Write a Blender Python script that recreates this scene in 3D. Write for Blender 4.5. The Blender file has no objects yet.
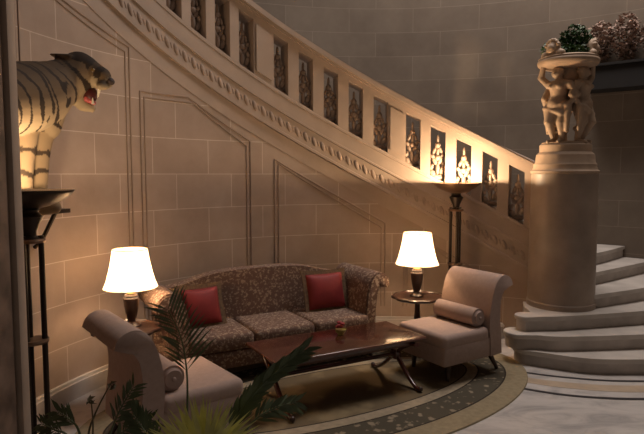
import bpy, bmesh, math, random
from mathutils import Vector, Matrix, noise
random.seed(7)
C = bpy.context.scene.collection
PI = math.pi
# ------------------------------------------------------------------ camera numbers
F, TH, H = 560.0, math.atan(43 / 560), 1.85
def at(px, py, Y):
    dx = (px - 322) / F; dz = -(py - 217) / F
    c, s = math.cos(TH), math.sin(TH)
    d = Vector((dx, c + dz * s, -s + dz * c)); t = Y / d.y
    return Vector((t * d.x, Y, H + t * d.z))
# curved stair well
CX, CY, R0, R1 = 0.8, 3.55, 3.03, 5.0
def W(a, r, z):
    a = math.radians(a)
    return Vector((CX + r * math.cos(a), CY + r * math.sin(a), z))
def zrail(a): return 1.959 + (a - 59) * 0.02795
# ------------------------------------------------------------------ materials
def new_mat(name):
    m = bpy.data.materials.new(name); m.use_nodes = True
    nt = m.node_tree; b = nt.nodes['Principled BSDF']
    return m, nt, b
def lk(nt, a, b): nt.links.new(a, b)
def plain(name, col, rough=.6, metal=0, var=.12, scale=6., bump=0., coat=0, spec=.5):
    m, nt, b = new_mat(name)
    tc = nt.nodes.new('ShaderNodeTexCoord'); n = nt.nodes.new('ShaderNodeTexNoise')
    n.inputs['Scale'].default_value = scale; n.inputs['Detail'].default_value = 6
    lk(nt, tc.outputs['Object'], n.inputs['Vector'])
    r = nt.nodes.new('ShaderNodeValToRGB')
    r.color_ramp.elements[0].position = .3; r.color_ramp.elements[1].position = .7
    r.color_ramp.elements[0].color = (*[c * (1 - var) for c in col], 1)
    r.color_ramp.elements[1].color = (*[min(1, c * (1 + var)) for c in col], 1)
    lk(nt, n.outputs['Fac'], r.inputs['Fac']); lk(nt, r.outputs['Color'], b.inputs['Base Color'])
    b.inputs['Roughness'].default_value = rough; b.inputs['Metallic'].default_value = metal
    b.inputs['Coat Weight'].default_value = coat; b.inputs['Coat Roughness'].default_value = .08
    b.inputs['Specular IOR Level'].default_value = spec
    if bump:
        n2 = nt.nodes.new('ShaderNodeTexNoise'); n2.inputs['Scale'].default_value = scale * 8; n2.inputs['Detail'].default_value = 5
        lk(nt, tc.outputs['Object'], n2.inputs['Vector'])
        bp = nt.nodes.new('ShaderNodeBump'); bp.inputs['Strength'].default_value = bump; bp.inputs['Distance'].default_value = .01
        lk(nt, n2.outputs['Fac'], bp.inputs['Height']); lk(nt, bp.outputs['Normal'], b.inputs['Normal'])
    return m
def block_stone(name, c1, c2, mortar, width, row, shift, rough=.75):
    m, nt, b = new_mat(name)
    uv = nt.nodes.new('ShaderNodeUVMap'); uv.uv_map = 'UVMap'
    mp = nt.nodes.new('ShaderNodeMapping'); mp.inputs['Location'].default_value = (shift[0], shift[1], 0)
    lk(nt, uv.outputs['UV'], mp.inputs['Vector'])
    br = nt.nodes.new('ShaderNodeTexBrick'); br.offset = .42; br.offset_frequency = 2
    lk(nt, mp.outputs['Vector'], br.inputs['Vector'])
    for k, v in (('Scale', 1), ('Mortar Size', .0045), ('Mortar Smooth', .3), ('Bias', 0), ('Brick Width', width), ('Row Height', row)):
        br.inputs[k].default_value = v
    br.inputs['Color1'].default_value = (*c1, 1); br.inputs['Color2'].default_value = (*c2, 1); br.inputs['Mortar'].default_value = (*mortar, 1)
    tc = nt.nodes.new('ShaderNodeTexCoord'); n = nt.nodes.new('ShaderNodeTexNoise')
    n.inputs['Scale'].default_value = 1.7; n.inputs['Detail'].default_value = 9; n.inputs['Roughness'].default_value = .65
    lk(nt, tc.outputs['Object'], n.inputs['Vector'])
    r = nt.nodes.new('ShaderNodeValToRGB'); r.color_ramp.elements[0].color = (.82, .8, .79, 1); r.color_ramp.elements[1].color = (1.1, 1.1, 1.1, 1)
    r.color_ramp.elements[0].position = .3; r.color_ramp.elements[1].position = .7
    lk(nt, n.outputs['Fac'], r.inputs['Fac'])
    mx = nt.nodes.new('ShaderNodeMix'); mx.data_type = 'RGBA'; mx.blend_type = 'MULTIPLY'; mx.inputs['Factor'].default_value = 1
    lk(nt, br.outputs['Color'], mx.inputs['A']); lk(nt, r.outputs['Color'], mx.inputs['B'])
    lk(nt, mx.outputs['Result'], b.inputs['Base Color']); b.inputs['Roughness'].default_value = rough
    b.inputs['Specular IOR Level'].default_value = .25
    return m
STONE = (.375, .29, .23)
M = {}
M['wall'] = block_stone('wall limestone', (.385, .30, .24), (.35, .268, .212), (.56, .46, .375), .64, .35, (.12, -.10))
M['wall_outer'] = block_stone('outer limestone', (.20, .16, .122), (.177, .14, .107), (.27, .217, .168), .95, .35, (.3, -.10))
M['stone'] = plain('carved limestone', STONE, .72, var=.08, scale=4, bump=.08, spec=.3)
M['stone_corner'] = plain('corner limestone', (.40, .305, .235), .75, var=.1, scale=5, bump=.1, spec=.3)  # corner strip of the pillar, slightly lighter than the carved limestone
M['frieze'] = plain('carved frieze stone', (.34, .258, .205), .75, var=.18, scale=14, bump=.2, spec=.25)
M['groove'] = plain('moulding stone', (.32, .24, .19), .75, var=.1, spec=.25)
M['column'] = plain('column marble', (.32, .25, .197), .45, var=.22, scale=3, bump=.02, spec=.4)
M['statue'] = plain('statue stone', (.40, .29, .205), .6, var=.15, scale=7, bump=.08, spec=.3)
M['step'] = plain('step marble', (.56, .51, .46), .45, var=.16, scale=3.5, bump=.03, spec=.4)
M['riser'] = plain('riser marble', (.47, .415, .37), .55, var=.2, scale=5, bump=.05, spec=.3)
M['inlay_dark'] = plain('black marble inlay', (.03, .028, .03), .35)
M['inlay_tan'] = plain('tan marble inlay', (.46, .36, .26), .4, var=.15)
M['pillar'] = plain('dark mottled marble', (.17, .115, .085), .4, var=.5, scale=9)
M['bronze'] = plain('dark bronze', (.045, .032, .024), .38, metal=.7, var=.2)
M['bronze_brown'] = plain('brown bronze', (.19, .115, .07), .42, metal=.6, var=.2)
M['mahogany'] = plain('polished mahogany', (.075, .022, .014), .2, var=.4, scale=3, coat=.6)
M['mahogany_edge'] = plain('mahogany edge', (.13, .045, .026), .22, var=.3, scale=3, coat=.5)
M['darkwood'] = plain('dark stained wood', (.04, .018, .012), .3, var=.3, coat=.3)
M['chair'] = plain('mauve velvet', (.40, .295, .25), .85, var=.06, scale=30, bump=.06, spec=.2)
M['bolster'] = plain('bolster velvet', (.35, .255, .215), .85, var=.06, scale=30, bump=.06, spec=.2)
M['red'] = plain('red cushion silk', (.22, .024, .024), .6, var=.12, scale=8, spec=.3)
M['fringe'] = plain('gold brown fringe', (.15, .09, .045), .8, var=.35, scale=60, bump=.4)
M['leaf'] = plain('lightened palm green', (.55, .53, .17), .5, var=.35, scale=9)  # pale fan blades, lightened further to stand in for light on them
M['leaf_dark'] = plain('dark leaf green', (.075, .10, .04), .5, var=.3, scale=9)
M['bowl_leaf'] = plain('ivy green', (.03, .075, .018), .5, var=.4, scale=12)
M['dry_leaf'] = plain('brown pink bloom', (.30, .20, .155), .7, var=.45, scale=12)
M['stem'] = plain('plant stem', (.075, .06, .025), .6)
M['pot'] = plain('terracotta pot', (.24, .10, .055), .7)
M['soil'] = plain('soil', (.03, .02, .014), .95, scale=40, bump=.5)
M['trough'] = plain('black iron trough', (.010, .008, .007), .8)
M['brass'] = plain('brass', (.55, .36, .14), .3, metal=.9)
M['bowl_glaze'] = plain('yellow green glaze', (.38, .30, .08), .25)
M['flower'] = plain('red petals', (.32, .03, .035), .6, var=.3, scale=40)
M['tooth'] = plain('ivory', (.85, .78, .62), .35)
M['mouth'] = plain('mouth red', (.07, .012, .01), .4)
M['tongue'] = plain('tongue pink', (.45, .10, .10), .35)
M['nose'] = plain('nose dark', (.035, .02, .017), .7)
M['eye'] = plain('amber eye', (.16, .09, .02), .15)
# marble floor
def marble():
    m, nt, b = new_mat('veined white marble')
    tc = nt.nodes.new('ShaderNodeTexCoord'); n = nt.nodes.new('ShaderNodeTexNoise')
    mp = nt.nodes.new('ShaderNodeMapping'); mp.inputs['Rotation'].default_value = (0, 0, .5); mp.inputs['Scale'].default_value = (1, 2.6, 1)
    lk(nt, tc.outputs['Object'], mp.inputs['Vector']); lk(nt, mp.outputs['Vector'], n.inputs['Vector'])
    n.inputs['Scale'].default_value = 1.6; n.inputs['Detail'].default_value = 10; n.inputs['Roughness'].default_value = .68; n.inputs['Distortion'].default_value = 1.2
    r = nt.nodes.new('ShaderNodeValToRGB'); e = r.color_ramp.elements
    e[0].position = .3; e[0].color = (.30, .285, .28, 1); e[1].position = .72; e[1].color = (.62, .585, .55, 1)
    x = e.new(.5); x.color = (.52, .485, .455, 1)
    lk(nt, n.outputs['Fac'], r.inputs['Fac']); lk(nt, r.outputs['Color'], b.inputs['Base Color'])
    b.inputs['Roughness'].default_value = .38; b.inputs['Specular IOR Level'].default_value = .35
    return m
M['floor'] = marble()
def pattern(name, ground, motif, scale, lo, hi, rough=.85, dist=.35):
    m, nt, b = new_mat(name)
    tc = nt.nodes.new('ShaderNodeTexCoord')
    n = nt.nodes.new('ShaderNodeTexNoise'); n.inputs['Scale'].default_value = scale * .8; n.inputs['Detail'].default_value = 3
    lk(nt, tc.outputs['Object'], n.inputs['Vector'])
    mx = nt.nodes.new('ShaderNodeMix'); mx.data_type = 'VECTOR'; mx.inputs['Factor'].default_value = dist * .2
    lk(nt, tc.outputs['Object'], mx.inputs['A']); lk(nt, n.outputs['Color'], mx.inputs['B'])
    v = nt.nodes.new('ShaderNodeTexVoronoi'); v.inputs['Scale'].default_value = scale; v.feature = 'SMOOTH_F1'
    v.inputs['Smoothness'].default_value = .3
    lk(nt, mx.outputs['Result'], v.inputs['Vector'])
    w = nt.nodes.new('ShaderNodeTexNoise'); w.inputs['Scale'].default_value = scale * 1.7; w.inputs['Detail'].default_value = 2
    lk(nt, tc.outputs['Object'], w.inputs['Vector'])
    ad = nt.nodes.new('ShaderNodeMath'); ad.operation = 'ADD'; lk(nt, v.outputs['Distance'], ad.inputs[0]); lk(nt, w.outputs['Fac'], ad.inputs[1])
    r = nt.nodes.new('ShaderNodeValToRGB'); e = r.color_ramp.elements
    e[0].position = lo; e[0].color = (*motif, 1); e[1].position = hi; e[1].color = (*ground, 1)
    lk(nt, ad.outputs['Value'], r.inputs['Fac']); lk(nt, r.outputs['Color'], b.inputs['Base Color'])
    b.inputs['Roughness'].default_value = rough; b.inputs['Specular IOR Level'].default_value = .2
    return m
M['damask'] = pattern('brown floral damask', (.17, .105, .08), (.40, .30, .22), 34, .70, 1.0)
M['damask_gold'] = pattern('gold floral tapestry', (.15, .085, .035), (.34, .21, .09), 30, .72, .95)
M['rug_tan'] = plain('rug tan border', (.29, .235, .15), .95, var=.12, scale=25, bump=.3, spec=.1)
M['damask_lit'] = pattern('lamplit cream damask', (.24, .15, .11), (.60, .47, .34), 30, .80, 1.05)  # sofa damask made paler, lamplight on the arm fronts put into the colour
M['rug_line'] = plain('rug dark line', (.045, .035, .028), .95, spec=.1)
M['rug_band'] = pattern('rug floral band', (.08, .068, .048), (.26, .21, .145), 14, .66, .84, .95)
M['rug_light'] = plain('rug pale band', (.33, .27, .19), .95, var=.15, scale=20, bump=.3, spec=.1)
M['rug_field'] = pattern('rug olive field', (.14, .105, .062), (.23, .175, .10), 3.2, .70, .95, .95)
def shade_mat():
    m, nt, b = new_mat('lit lamp shade silk')
    nt.nodes.remove(b); out = nt.nodes['Material Output']
    tr = nt.nodes.new('ShaderNodeBsdfTranslucent'); tr.inputs['Color'].default_value = (.95, .80, .58, 1)
    df = nt.nodes.new('ShaderNodeBsdfDiffuse'); df.inputs['Color'].default_value = (.85, .74, .58, 1)
    em = nt.nodes.new('ShaderNodeEmission'); em.inputs['Color'].default_value = (1, .84, .60, 1); em.inputs['Strength'].default_value = 1.3
    mx = nt.nodes.new('ShaderNodeMixShader'); mx.inputs[0].default_value = .5; ad = nt.nodes.new('ShaderNodeAddShader')
    lk(nt, df.outputs[0], mx.inputs[1]); lk(nt, tr.outputs[0], mx.inputs[2]); lk(nt, mx.outputs[0], ad.inputs[0]); lk(nt, em.outputs[0], ad.inputs[1])
    lk(nt, ad.outputs[0], out.inputs['Surface'])
    return m
M['shade'] = shade_mat()
def emit(name, col, s):
    m, nt, b = new_mat(name)
    b.inputs['Base Color'].default_value = (*col, 1); b.inputs['Emission Color'].default_value = (*col, 1); b.inputs['Emission Strength'].default_value = s
    return m
M['bulb'] = emit('lit bulb', (1, .72, .40), 12)
def vcol(name):
    m, nt, b = new_mat(name)
    a = nt.nodes.new('ShaderNodeVertexColor'); a.layer_name = 'Col'
    lk(nt, a.outputs['Color'], b.inputs['Base Color']); b.inputs['Roughness'].default_value = .8; b.inputs['Specular IOR Level'].default_value = .2
    return m
M['tiger'] = vcol('striped tiger fur')
# ------------------------------------------------------------------ mesh helpers
def frame(o): return Matrix.LocRotScale(o.location, o.rotation_euler, o.scale)
def obj(name, bm, mat, parent=None, world=False, smooth=35, kind=None, label=None):
    if world and parent is not None:
        mw = frame(parent)
        if parent.parent: mw = frame(parent.parent) @ mw
        bm.transform(mw.inverted())
    me = bpy.data.meshes.new(name)
    bmesh.ops.recalc_face_normals(bm, faces=bm.faces[:])
    bm.to_mesh(me); bm.free()
    for k in (mat if isinstance(mat, list) else [mat]): me.materials.append(k)
    o = bpy.data.objects.new(name, me); C.objects.link(o)
    if smooth:
        me.polygons.foreach_set('use_smooth', [True] * len(me.polygons))
        if smooth < 180: me.set_sharp_from_angle(angle=math.radians(smooth))
    if parent is not None: o.parent = parent
    if kind: o['kind'] = kind
    if label: o['label'] = label
    return o
def thing(name, label, cat, loc=(0, 0, 0), rotz=0, group=None):
    o = bpy.data.objects.new(name, None); C.objects.link(o); o.empty_display_size = .1
    o.location = loc; o.rotation_euler = (0, 0, rotz); return tag(o, label, cat, group)
def tag(o, label, cat, group=None):
    o['label'] = label; o['category'] = cat
    if group: o['group'] = group
    return o
def dup(root, loc, rotz, label, group=None):
    r = root.copy(); C.objects.link(r); r.location = loc; r.rotation_euler = (0, 0, rotz); r['label'] = label
    if group: r['group'] = group
    for ch in list(root.children):
        c = ch.copy(); C.objects.link(c); c.parent = r
        for g in list(ch.children):
            d = g.copy(); C.objects.link(d); d.parent = c
    return r
def struct(name, bm, mat, smooth=35): return obj(name, bm, mat, None, smooth=smooth, kind='structure')
def NB(): return bmesh.new()
def box(bm, c, s, rot=None, bevel=0, seg=2):
    r = bmesh.ops.create_cube(bm, size=1); vs = r['verts']
    bmesh.ops.scale(bm, vec=s, verts=vs)
    if bevel:
        es = list({e for v in vs for e in v.link_edges})
        q = bmesh.ops.bevel(bm, geom=es, offset=bevel, segments=seg, affect='EDGES', profile=.5)
        vs = list({v for f in q['faces'] for v in f.verts} | {v for v in vs if v.is_valid})
    if rot is not None: bmesh.ops.rotate(bm, cent=(0, 0, 0), matrix=rot, verts=vs)
    bmesh.ops.translate(bm, vec=c, verts=vs); return vs
def ell(bm, c, r, sub=2, rot=None):
    q = bmesh.ops.create_icosphere(bm, subdivisions=sub, radius=1); vs = q['verts']
    bmesh.ops.scale(bm, vec=r if not isinstance(r, (int, float)) else (r, r, r), verts=vs)
    if rot is not None: bmesh.ops.rotate(bm, cent=(0, 0, 0), matrix=rot, verts=vs)
    bmesh.ops.translate(bm, vec=c, verts=vs); return vs
def lathe(bm, prof, c=(0, 0, 0), seg=32, mod=None):
    rings = []
    for r, z in prof:
        if r < 1e-5: rings.append([bm.verts.new((c[0], c[1], c[2] + z))])
        else:
            ring = []
            for k in range(seg):
                a = 2 * PI * k / seg; rr = r * (mod(a, r, z) if mod else 1)
                ring.append(bm.verts.new((c[0] + rr * math.cos(a), c[1] + rr * math.sin(a), c[2] + z)))
            rings.append(ring)
    for A, B in zip(rings, rings[1:]):
        for k in range(seg):
            a, a2 = A[k % len(A)], A[(k + 1) % len(A)]; b, b2 = B[k % len(B)], B[(k + 1) % len(B)]
            f = [a]
            for v in (a2, b2, b):
                if v not in f: f.append(v)
            if len(f) > 2: bm.faces.new(f)
    if len(rings[0]) > 1: bm.faces.new(rings[0][::-1])
    if len(rings[-1]) > 1: bm.faces.new(rings[-1])
def catmull(pts, n=8):
    pts = [Vector(p) for p in pts]; P = [pts[0] * 2 - pts[1]] + pts + [pts[-1] * 2 - pts[-2]]; out = []
    for i in range(1, len(P) - 2):
        for k in range(n):
            t = k / n; a, b, c, d = P[i - 1], P[i], P[i + 1], P[i + 2]
            out.append(.5 * ((2 * b) + (c - a) * t + (2 * a - 5 * b + 4 * c - d) * t * t + (3 * b - a - 3 * c + d) * t ** 3))
    return out + [pts[-1]]
def tube(bm, pts, rad, seg=8, flat=None):
    pts = [Vector(p) for p in pts]; n = len(pts)
    rad = [rad] * n if isinstance(rad, (int, float)) else rad
    if len(rad) != n: rad = [rad[0] + (rad[-1] - rad[0]) * i / (n - 1) for i in range(n)]
    rings = []; up = Vector((0, 0, 1)); prev = None
    for i, p in enumerate(pts):
        t = (pts[min(i + 1, n - 1)] - pts[max(i - 1, 0)]).normalized()
        if prev is None:
            x = t.cross(up)
            if x.length < 1e-3: x = t.cross(Vector((0, 1, 0)))
        else: x = prev - t * prev.dot(t)
        x.normalize(); prev = x; y = t.cross(x)
        fx, fy = flat or (1, 1)
        rings.append([bm.verts.new(p + (x * math.cos(2 * PI * k / seg) * fx + y * math.sin(2 * PI * k / seg) * fy) * rad[i]) for k in range(seg)])
    for A, B in zip(rings, rings[1:]):
        for k in range(seg): bm.faces.new((A[k], A[(k + 1) % seg], B[(k + 1) % seg], B[k]))
    bm.faces.new(rings[0][::-1]); bm.faces.new(rings[-1])
def prism(bm, poly, z0, z1, bevel=0, seg=2, axis='z'):
    """extrude a 2-D outline; axis z: (x,y) up; axis y: (x,z) from y=z0 to z1; bevel rounds the two rims"""
    mk = (lambda p, t: (p[0], p[1], t)) if axis == 'z' else (lambda p, t: (p[0], t, p[1]))
    A = [bm.verts.new(mk(p, z0)) for p in poly]; B = [bm.verts.new(mk(p, z1)) for p in poly]; n = len(poly)
    fa = bm.faces.new(A[::-1]); fb = bm.faces.new(B)
    for k in range(n): bm.faces.new((A[k], A[(k + 1) % n], B[(k + 1) % n], B[k]))
    if bevel:
        es = list(fa.edges) + list(fb.edges)
        bmesh.ops.bevel(bm, geom=es, offset=bevel, segments=seg, affect='EDGES', profile=.5, clamp_overlap=True)
def thick(pts, w):
    """outline of a thick 2-D path; w is a half width or list"""
    pts = [Vector((p[0], p[1], 0)) for p in pts]; n = len(pts); L = []; Rr = []
    w = [w] * n if isinstance(w, (int, float)) else w
    for i, p in enumerate(pts):
        t = (pts[min(i + 1, n - 1)] - pts[max(i - 1, 0)]).normalized(); nn = Vector((-t.y, t.x, 0))
        L.append((p + nn * w[i])[:2]); Rr.append((p - nn * w[i])[:2])
    return L + Rr[::-1]
def arcbox(bm, a0, a1, r0, r1, zb, zt, n=8):
    """curved wall piece between two angles; zb and zt are functions of the angle; UV = arc length, height"""
    uv = bm.loops.layers.uv.get('UVMap') or bm.loops.layers.uv.new('UVMap')
    cols = []
    for i in range(n + 1):
        a = a0 + (a1 - a0) * i / n
        cols.append([bm.verts.new(W(a, r, z)) for r, z in ((r0, zb(a)), (r0, zt(a)), (r1, zt(a)), (r1, zb(a)))] + [a])
    def face(vs, us):
        f = bm.faces.new(vs)
        for l, u in zip(f.loops, us): l[uv].uv = u
    for A, B in zip(cols, cols[1:]):
        ua, ub = math.radians(A[4]) * r0, math.radians(B[4]) * r0
        for k in range(4):
            k2 = (k + 1) % 4
            face((A[k], A[k2], B[k2], B[k]), ((ua, A[k].co.z), (ua, A[k2].co.z), (ub, B[k2].co.z), (ub, B[k].co.z)))
    for A, rev in ((cols[0], 0), (cols[-1], 1)):
        vs = A[:4][::-1] if rev else A[:4]
        face(vs, [((v.co - Vector((CX, CY, 0))).to_2d().length, v.co.z) for v in vs])
def arcstrip(bm, path, hw, r0, depth, sub=10):
    """raised fillet along (angle, z) points on the inside face of the curved wall"""
    pts = []
    for (a, z), (a2, z2) in zip(path, path[1:]):
        for k in range(sub): pts.append((a + (a2 - a) * k / sub, z + (z2 - z) * k / sub))
    pts.append(path[-1]); prev = None; n = len(pts); kk = math.radians(1) * r0
    for i, (a, z) in enumerate(pts):
        p0, p1 = pts[max(i - 1, 0)], pts[min(i + 1, n - 1)]
        t = Vector(((p1[0] - p0[0]) * kk, p1[1] - p0[1])).normalized(); nx, nz = -t.y, t.x
        ring = [bm.verts.new(W(a + s * nx * hw / kk, r, z + s * nz * hw)) for s, r in ((-1, r0), (-.6, r0 - depth), (.6, r0 - depth), (1, r0))]
        if prev:
            for k in range(3): bm.faces.new((prev[k], prev[k + 1], ring[k + 1], ring[k]))
        else: bm.faces.new(ring)
        prev = ring
    bm.faces.new(prev[::-1])
def capsule(bm, p0, p1, r0, r1=None, seg=28):
    p0, p1 = Vector(p0), Vector(p1); r1 = r0 if r1 is None else r1
    ell(bm, p0, r0, 3); ell(bm, p1, r1, 3)
    d = p1 - p0
    if d.length > 1e-4:
        q = bmesh.ops.create_cone(bm, cap_ends=True, segments=seg, radius1=r0, radius2=r1, depth=d.length)
        bmesh.ops.rotate(bm, cent=(0, 0, 0), matrix=d.to_track_quat('Z', 'Y').to_matrix(), verts=q['verts'])
        bmesh.ops.translate(bm, vec=(p0 + p1) / 2, verts=q['verts'])
def fuse(bm, voxel, it=4, factor=.5):
    """melt overlapping shapes into one continuous skin"""
    me = bpy.data.meshes.new('tmp'); bm.to_mesh(me); bm.free()
    o = bpy.data.objects.new('tmp', me); C.objects.link(o)
    r = o.modifiers.new('r', 'REMESH'); r.mode = 'VOXEL'; r.voxel_size = voxel
    s = o.modifiers.new('s', 'SMOOTH'); s.iterations = it; s.factor = factor
    dg = bpy.context.evaluated_depsgraph_get(); ev = o.evaluated_get(dg)
    m2 = bpy.data.meshes.new_from_object(ev); out = NB(); out.from_mesh(m2)
    bpy.data.objects.remove(o); bpy.data.meshes.remove(me); bpy.data.meshes.remove(m2)
    return out
def pillow(bm, w, h, t, c=(0, 0, 0), n=14, pinch=.06):
    """square cushion standing in the x-z plane, thick along y"""
    grid = {}
    for sgn in (-1, 1):
        for i in range(n + 1):
            for j in range(n + 1):
                u, v = 2 * i / n - 1, 2 * j / n - 1
                edge = abs(u) == 1 or abs(v) == 1
                if edge and sgn == 1: grid[(1, i, j)] = grid[(-1, i, j)]; continue
                k = (max(0, 1 - u * u) * max(0, 1 - v * v)) ** .42
                px = u * (1 - pinch * (1 - v * v)) ; pz = v * (1 - pinch * (1 - u * u))
                grid[(sgn, i, j)] = bm.verts.new((c[0] + px * w / 2, c[1] + sgn * t / 2 * k, c[2] + pz * h / 2))
        for i in range(n):
            for j in range(n):
                q = (grid[(sgn, i, j)], grid[(sgn, i + 1, j)], grid[(sgn, i + 1, j + 1)], grid[(sgn, i, j + 1)])
                bm.faces.new(q if sgn < 0 else q[::-1])
# ================================================================== SETTING
bm = NB(); box(bm, (1.2, 3.2, -.05), (14, 14, .1)); struct('floor', bm, M['floor'], 0)
ZB = .745      # bottom of the baluster openings below the rail
bm = NB(); arcbox(bm, 57.5, 200, R0, R0 + .3, lambda a: 0, lambda a: zrail(a) - ZB, 120); struct('wall_left', bm, M['wall'])
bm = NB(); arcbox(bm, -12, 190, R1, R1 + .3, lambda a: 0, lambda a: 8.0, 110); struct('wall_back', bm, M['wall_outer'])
# string mouldings and carved frieze
LO, HI = 60.5, 176
bm = NB(); arcbox(bm, 57.6, 199, R0 - .006, R0 + .05, lambda a: zrail(a) - 1.40, lambda a: zrail(a) - ZB - .001, 110); struct('trim_11', bm, M['stone'])
def sl(off): return [(a, zrail(a) - off) for a in (LO, 90, 120, 150, HI)]
bm = NB(); arcstrip(bm, sl(.965), .016, R0, .022); arcstrip(bm, sl(1.20), .022, R0, .03); struct('trim_1', bm, M['stone'])
bm = NB(); arcstrip(bm, sl(ZB + .03), .02, R0, .012); struct('trim_2', bm, M['stone'])
bm = NB(); kk = math.radians(1) * R0
a = LO + 1
while a < HI:
    z = zrail(a) - 1.085; p = W(a, R0, z)
    rot = Matrix.Rotation(math.radians(a) - PI / 2, 3, 'Z') @ Matrix.Rotation(-.3, 3, 'Y')
    ell(bm, p, (.026, .02, .066), 2, rot)
    p2 = W(a + .95, R0, z + .03); ell(bm, p2, (.014, .013, .05), 1, rot)
    a += 1.9
struct('trim_3', bm, M['frieze'], 180)
n = 4
for outl in ([(170.2, .28), (170.2, 3.4), (147.4, 3.0), (147.4, .28)],
             [(145.3, .28), (145.3, 2.62), (135, 2.62), (121.4, zrail(121.4) - 1.5), (121.4, .28)],
             [(116, .28), (116, zrail(116) - 1.54), (91, zrail(91) - 1.58), (91, .28)],
             [(86.8, .28), (86.8, zrail(86.8) - 1.55), (70, zrail(70) - 1.55), (70, .22)]):
    bm = NB(); arcstrip(bm, outl, .009, R0, .009)
    cxm = sum(p[0] for p in outl) / len(outl)
    inn = [(p[0] + (.85 if p[0] < cxm else -.85), p[1] - (.05 if p[1] > .3 else 0)) for p in outl]
    arcstrip(bm, inn, .008, R0, .008)
    struct('trim_%d' % n, bm, M['groove']); n += 1
bm = NB(); arcbox(bm, 66.3, 185, R0 - .05, R0 + .01, lambda a: 0, lambda a: .13, 80)
arcbox(bm, 66.3, 185, R0 - .03, R0 + .01, lambda a: .13, lambda a: .155, 80); struct('baseboard_left', bm, M['step'])
# plinth block where the stair wall meets the steps
bm = NB(); p = W(66.2, R0 - .07, 0); lathe(bm, [(.085, 0), (.085, .05), (.075, .065), (.072, .115), (.08, .135), (.06, .16), (0, .165)], p, 24)
tag(obj('plinth_block', bm, M['step']), 'small round white marble block at the wall foot behind the armchair on the right', 'block')
# pillar on the left edge
t = thing('pillar', 'dark mottled stone pillar cut by the left edge of the picture', 'pillar', (-1.75, 2.3, 0))
bm = NB(); box(bm, (-1.79, 2.29, 2.55), (.80, .40, 5.1), bevel=.02); obj('shaft', bm, M['pillar'], t, True)
bm = NB(); box(bm, (-1.395, 2.53, 2.55), (.05, .07, 5.1), bevel=.012); obj('corner_moulding', bm, M['stone_corner'], t, True)
# floor inlay around the bottom step
def inlay(name, mat, l0, l1, h):
    bm = NB(); A = catmull([(*p, h) for p in l0], 8); B = catmull([(*p, h) for p in l1], 8)
    va = [bm.verts.new(v) for v in A]; vb = [bm.verts.new(v) for v in B]
    va2 = [bm.verts.new((v.x, v.y, -.01)) for v in A]; vb2 = [bm.verts.new((v.x, v.y, -.01)) for v in B]
    for i in range(len(A) - 1):
        bm.faces.new((va[i], va[i + 1], vb[i + 1], vb[i])); bm.faces.new((va[i], va[i + 1], va2[i + 1], va2[i])); bm.faces.new((vb[i], vb[i + 1], vb2[i + 1], vb2[i]))
    return struct(name, bm, mat, 0)
in1 = [(1.90, 5.11), (2.1, 5.02), (2.5, 4.91), (2.9, 4.885), (3.6, 4.9), (5.4, 4.95)]
in2 = [(1.70, 4.73), (2.0, 4.585), (2.3, 4.51), (2.66, 4.485), (3.5, 4.5), (5.4, 4.55)]
off = lambda L, d: [(x, y + d) for x, y in L]
inlay('trim_8', M['inlay_dark'], off(in1, .017), off(in1, -.022), .003)
inlay('trim_9', M['inlay_dark'], off(in2, .022), off(in2, -.022), .003)
mid = [((a_[0] + b_[0]) / 2, (a_[1] + b_[1]) / 2 + .02) for a_, b_ in zip(in1, in2)]
inlay('trim_10', M['inlay_tan'], off(mid, .075), off(mid, -.075), .002)
# ================================================================== STAIRCASE
st = thing('staircase', 'curved pale marble staircase with rounded steps sweeping around the column', 'staircase', (2.6, 5.6, 0))
def wall_pt(x, y, r=4.99):
    d = Vector((x - CX, y - CY)).normalized() * r; return (CX + d.x, CY + d.y)
def arc_pts(p0, p1, r=4.99, n=6):
    a0 = math.atan2(p0[1] - CY, p0[0] - CX); a1 = math.atan2(p1[1] - CY, p1[0] - CX)
    return [(CX + r * math.cos(a0 + (a1 - a0) * i / n), CY + r * math.sin(a0 + (a1 - a0) * i / n)) for i in range(n + 1)]
def scroll(cx, cy, r, a0, a1, n=9):
    return [(cx + r * math.cos(math.radians(a0 + (a1 - a0) * i / n)), cy + r * math.sin(math.radians(a0 + (a1 - a0) * i / n))) for i in range(n + 1)]
c2 = lambda L: [(v.x, v.y) for v in catmull([(*p, 0) for p in L], 6)]
nos = {}
nos[1] = scroll(2.045, 5.435, .155, 45, 240) + c2([(2.085, 5.24), (2.48, 5.055), (2.97, 5.035), (3.8, 5.06), wall_pt(5.7, 5.1)])
nos[2] = scroll(1.955, 5.455, .15, 45, 250) + c2([(2.06, 5.30), (2.337, 5.249), (3.128, 5.326), (4.0, 5.45), wall_pt(5.3, 5.65)])
nos[3] = scroll(2.045, 5.51, .115, 40, 250) + c2([(2.15, 5.415), (2.416, 5.442), (3.293, 5.65), (4.0, 5.88), wall_pt(5.0, 6.25)])
nos[4] = c2([(2.62, 5.62), (2.934, 5.778), (3.56, 6.102), wall_pt(4.65, 6.75)])
nos[5] = c2([(2.58, 5.87), (3.191, 6.305), wall_pt(4.25, 7.1)])
nos[6] = c2([(2.55, 6.1), (3.432, 6.8), wall_pt(4.0, 7.35)])
for k in range(7, 21):
    a = 59 + (k - 7) * 5.37
    p, q = W(a, R0 + .29, 0), W(a, 4.99, 0); nos[k] = [(p.x, p.y), ((p.x + q.x) / 2, (p.y + q.y) / 2), (q.x, q.y)]
back = {1: [(2.25, 6.1), (2.08, 5.85)], 2: [(2.22, 6.1), (2.06, 5.80)], 3: [(2.22, 6.1), (2.13, 5.80)]}
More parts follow.
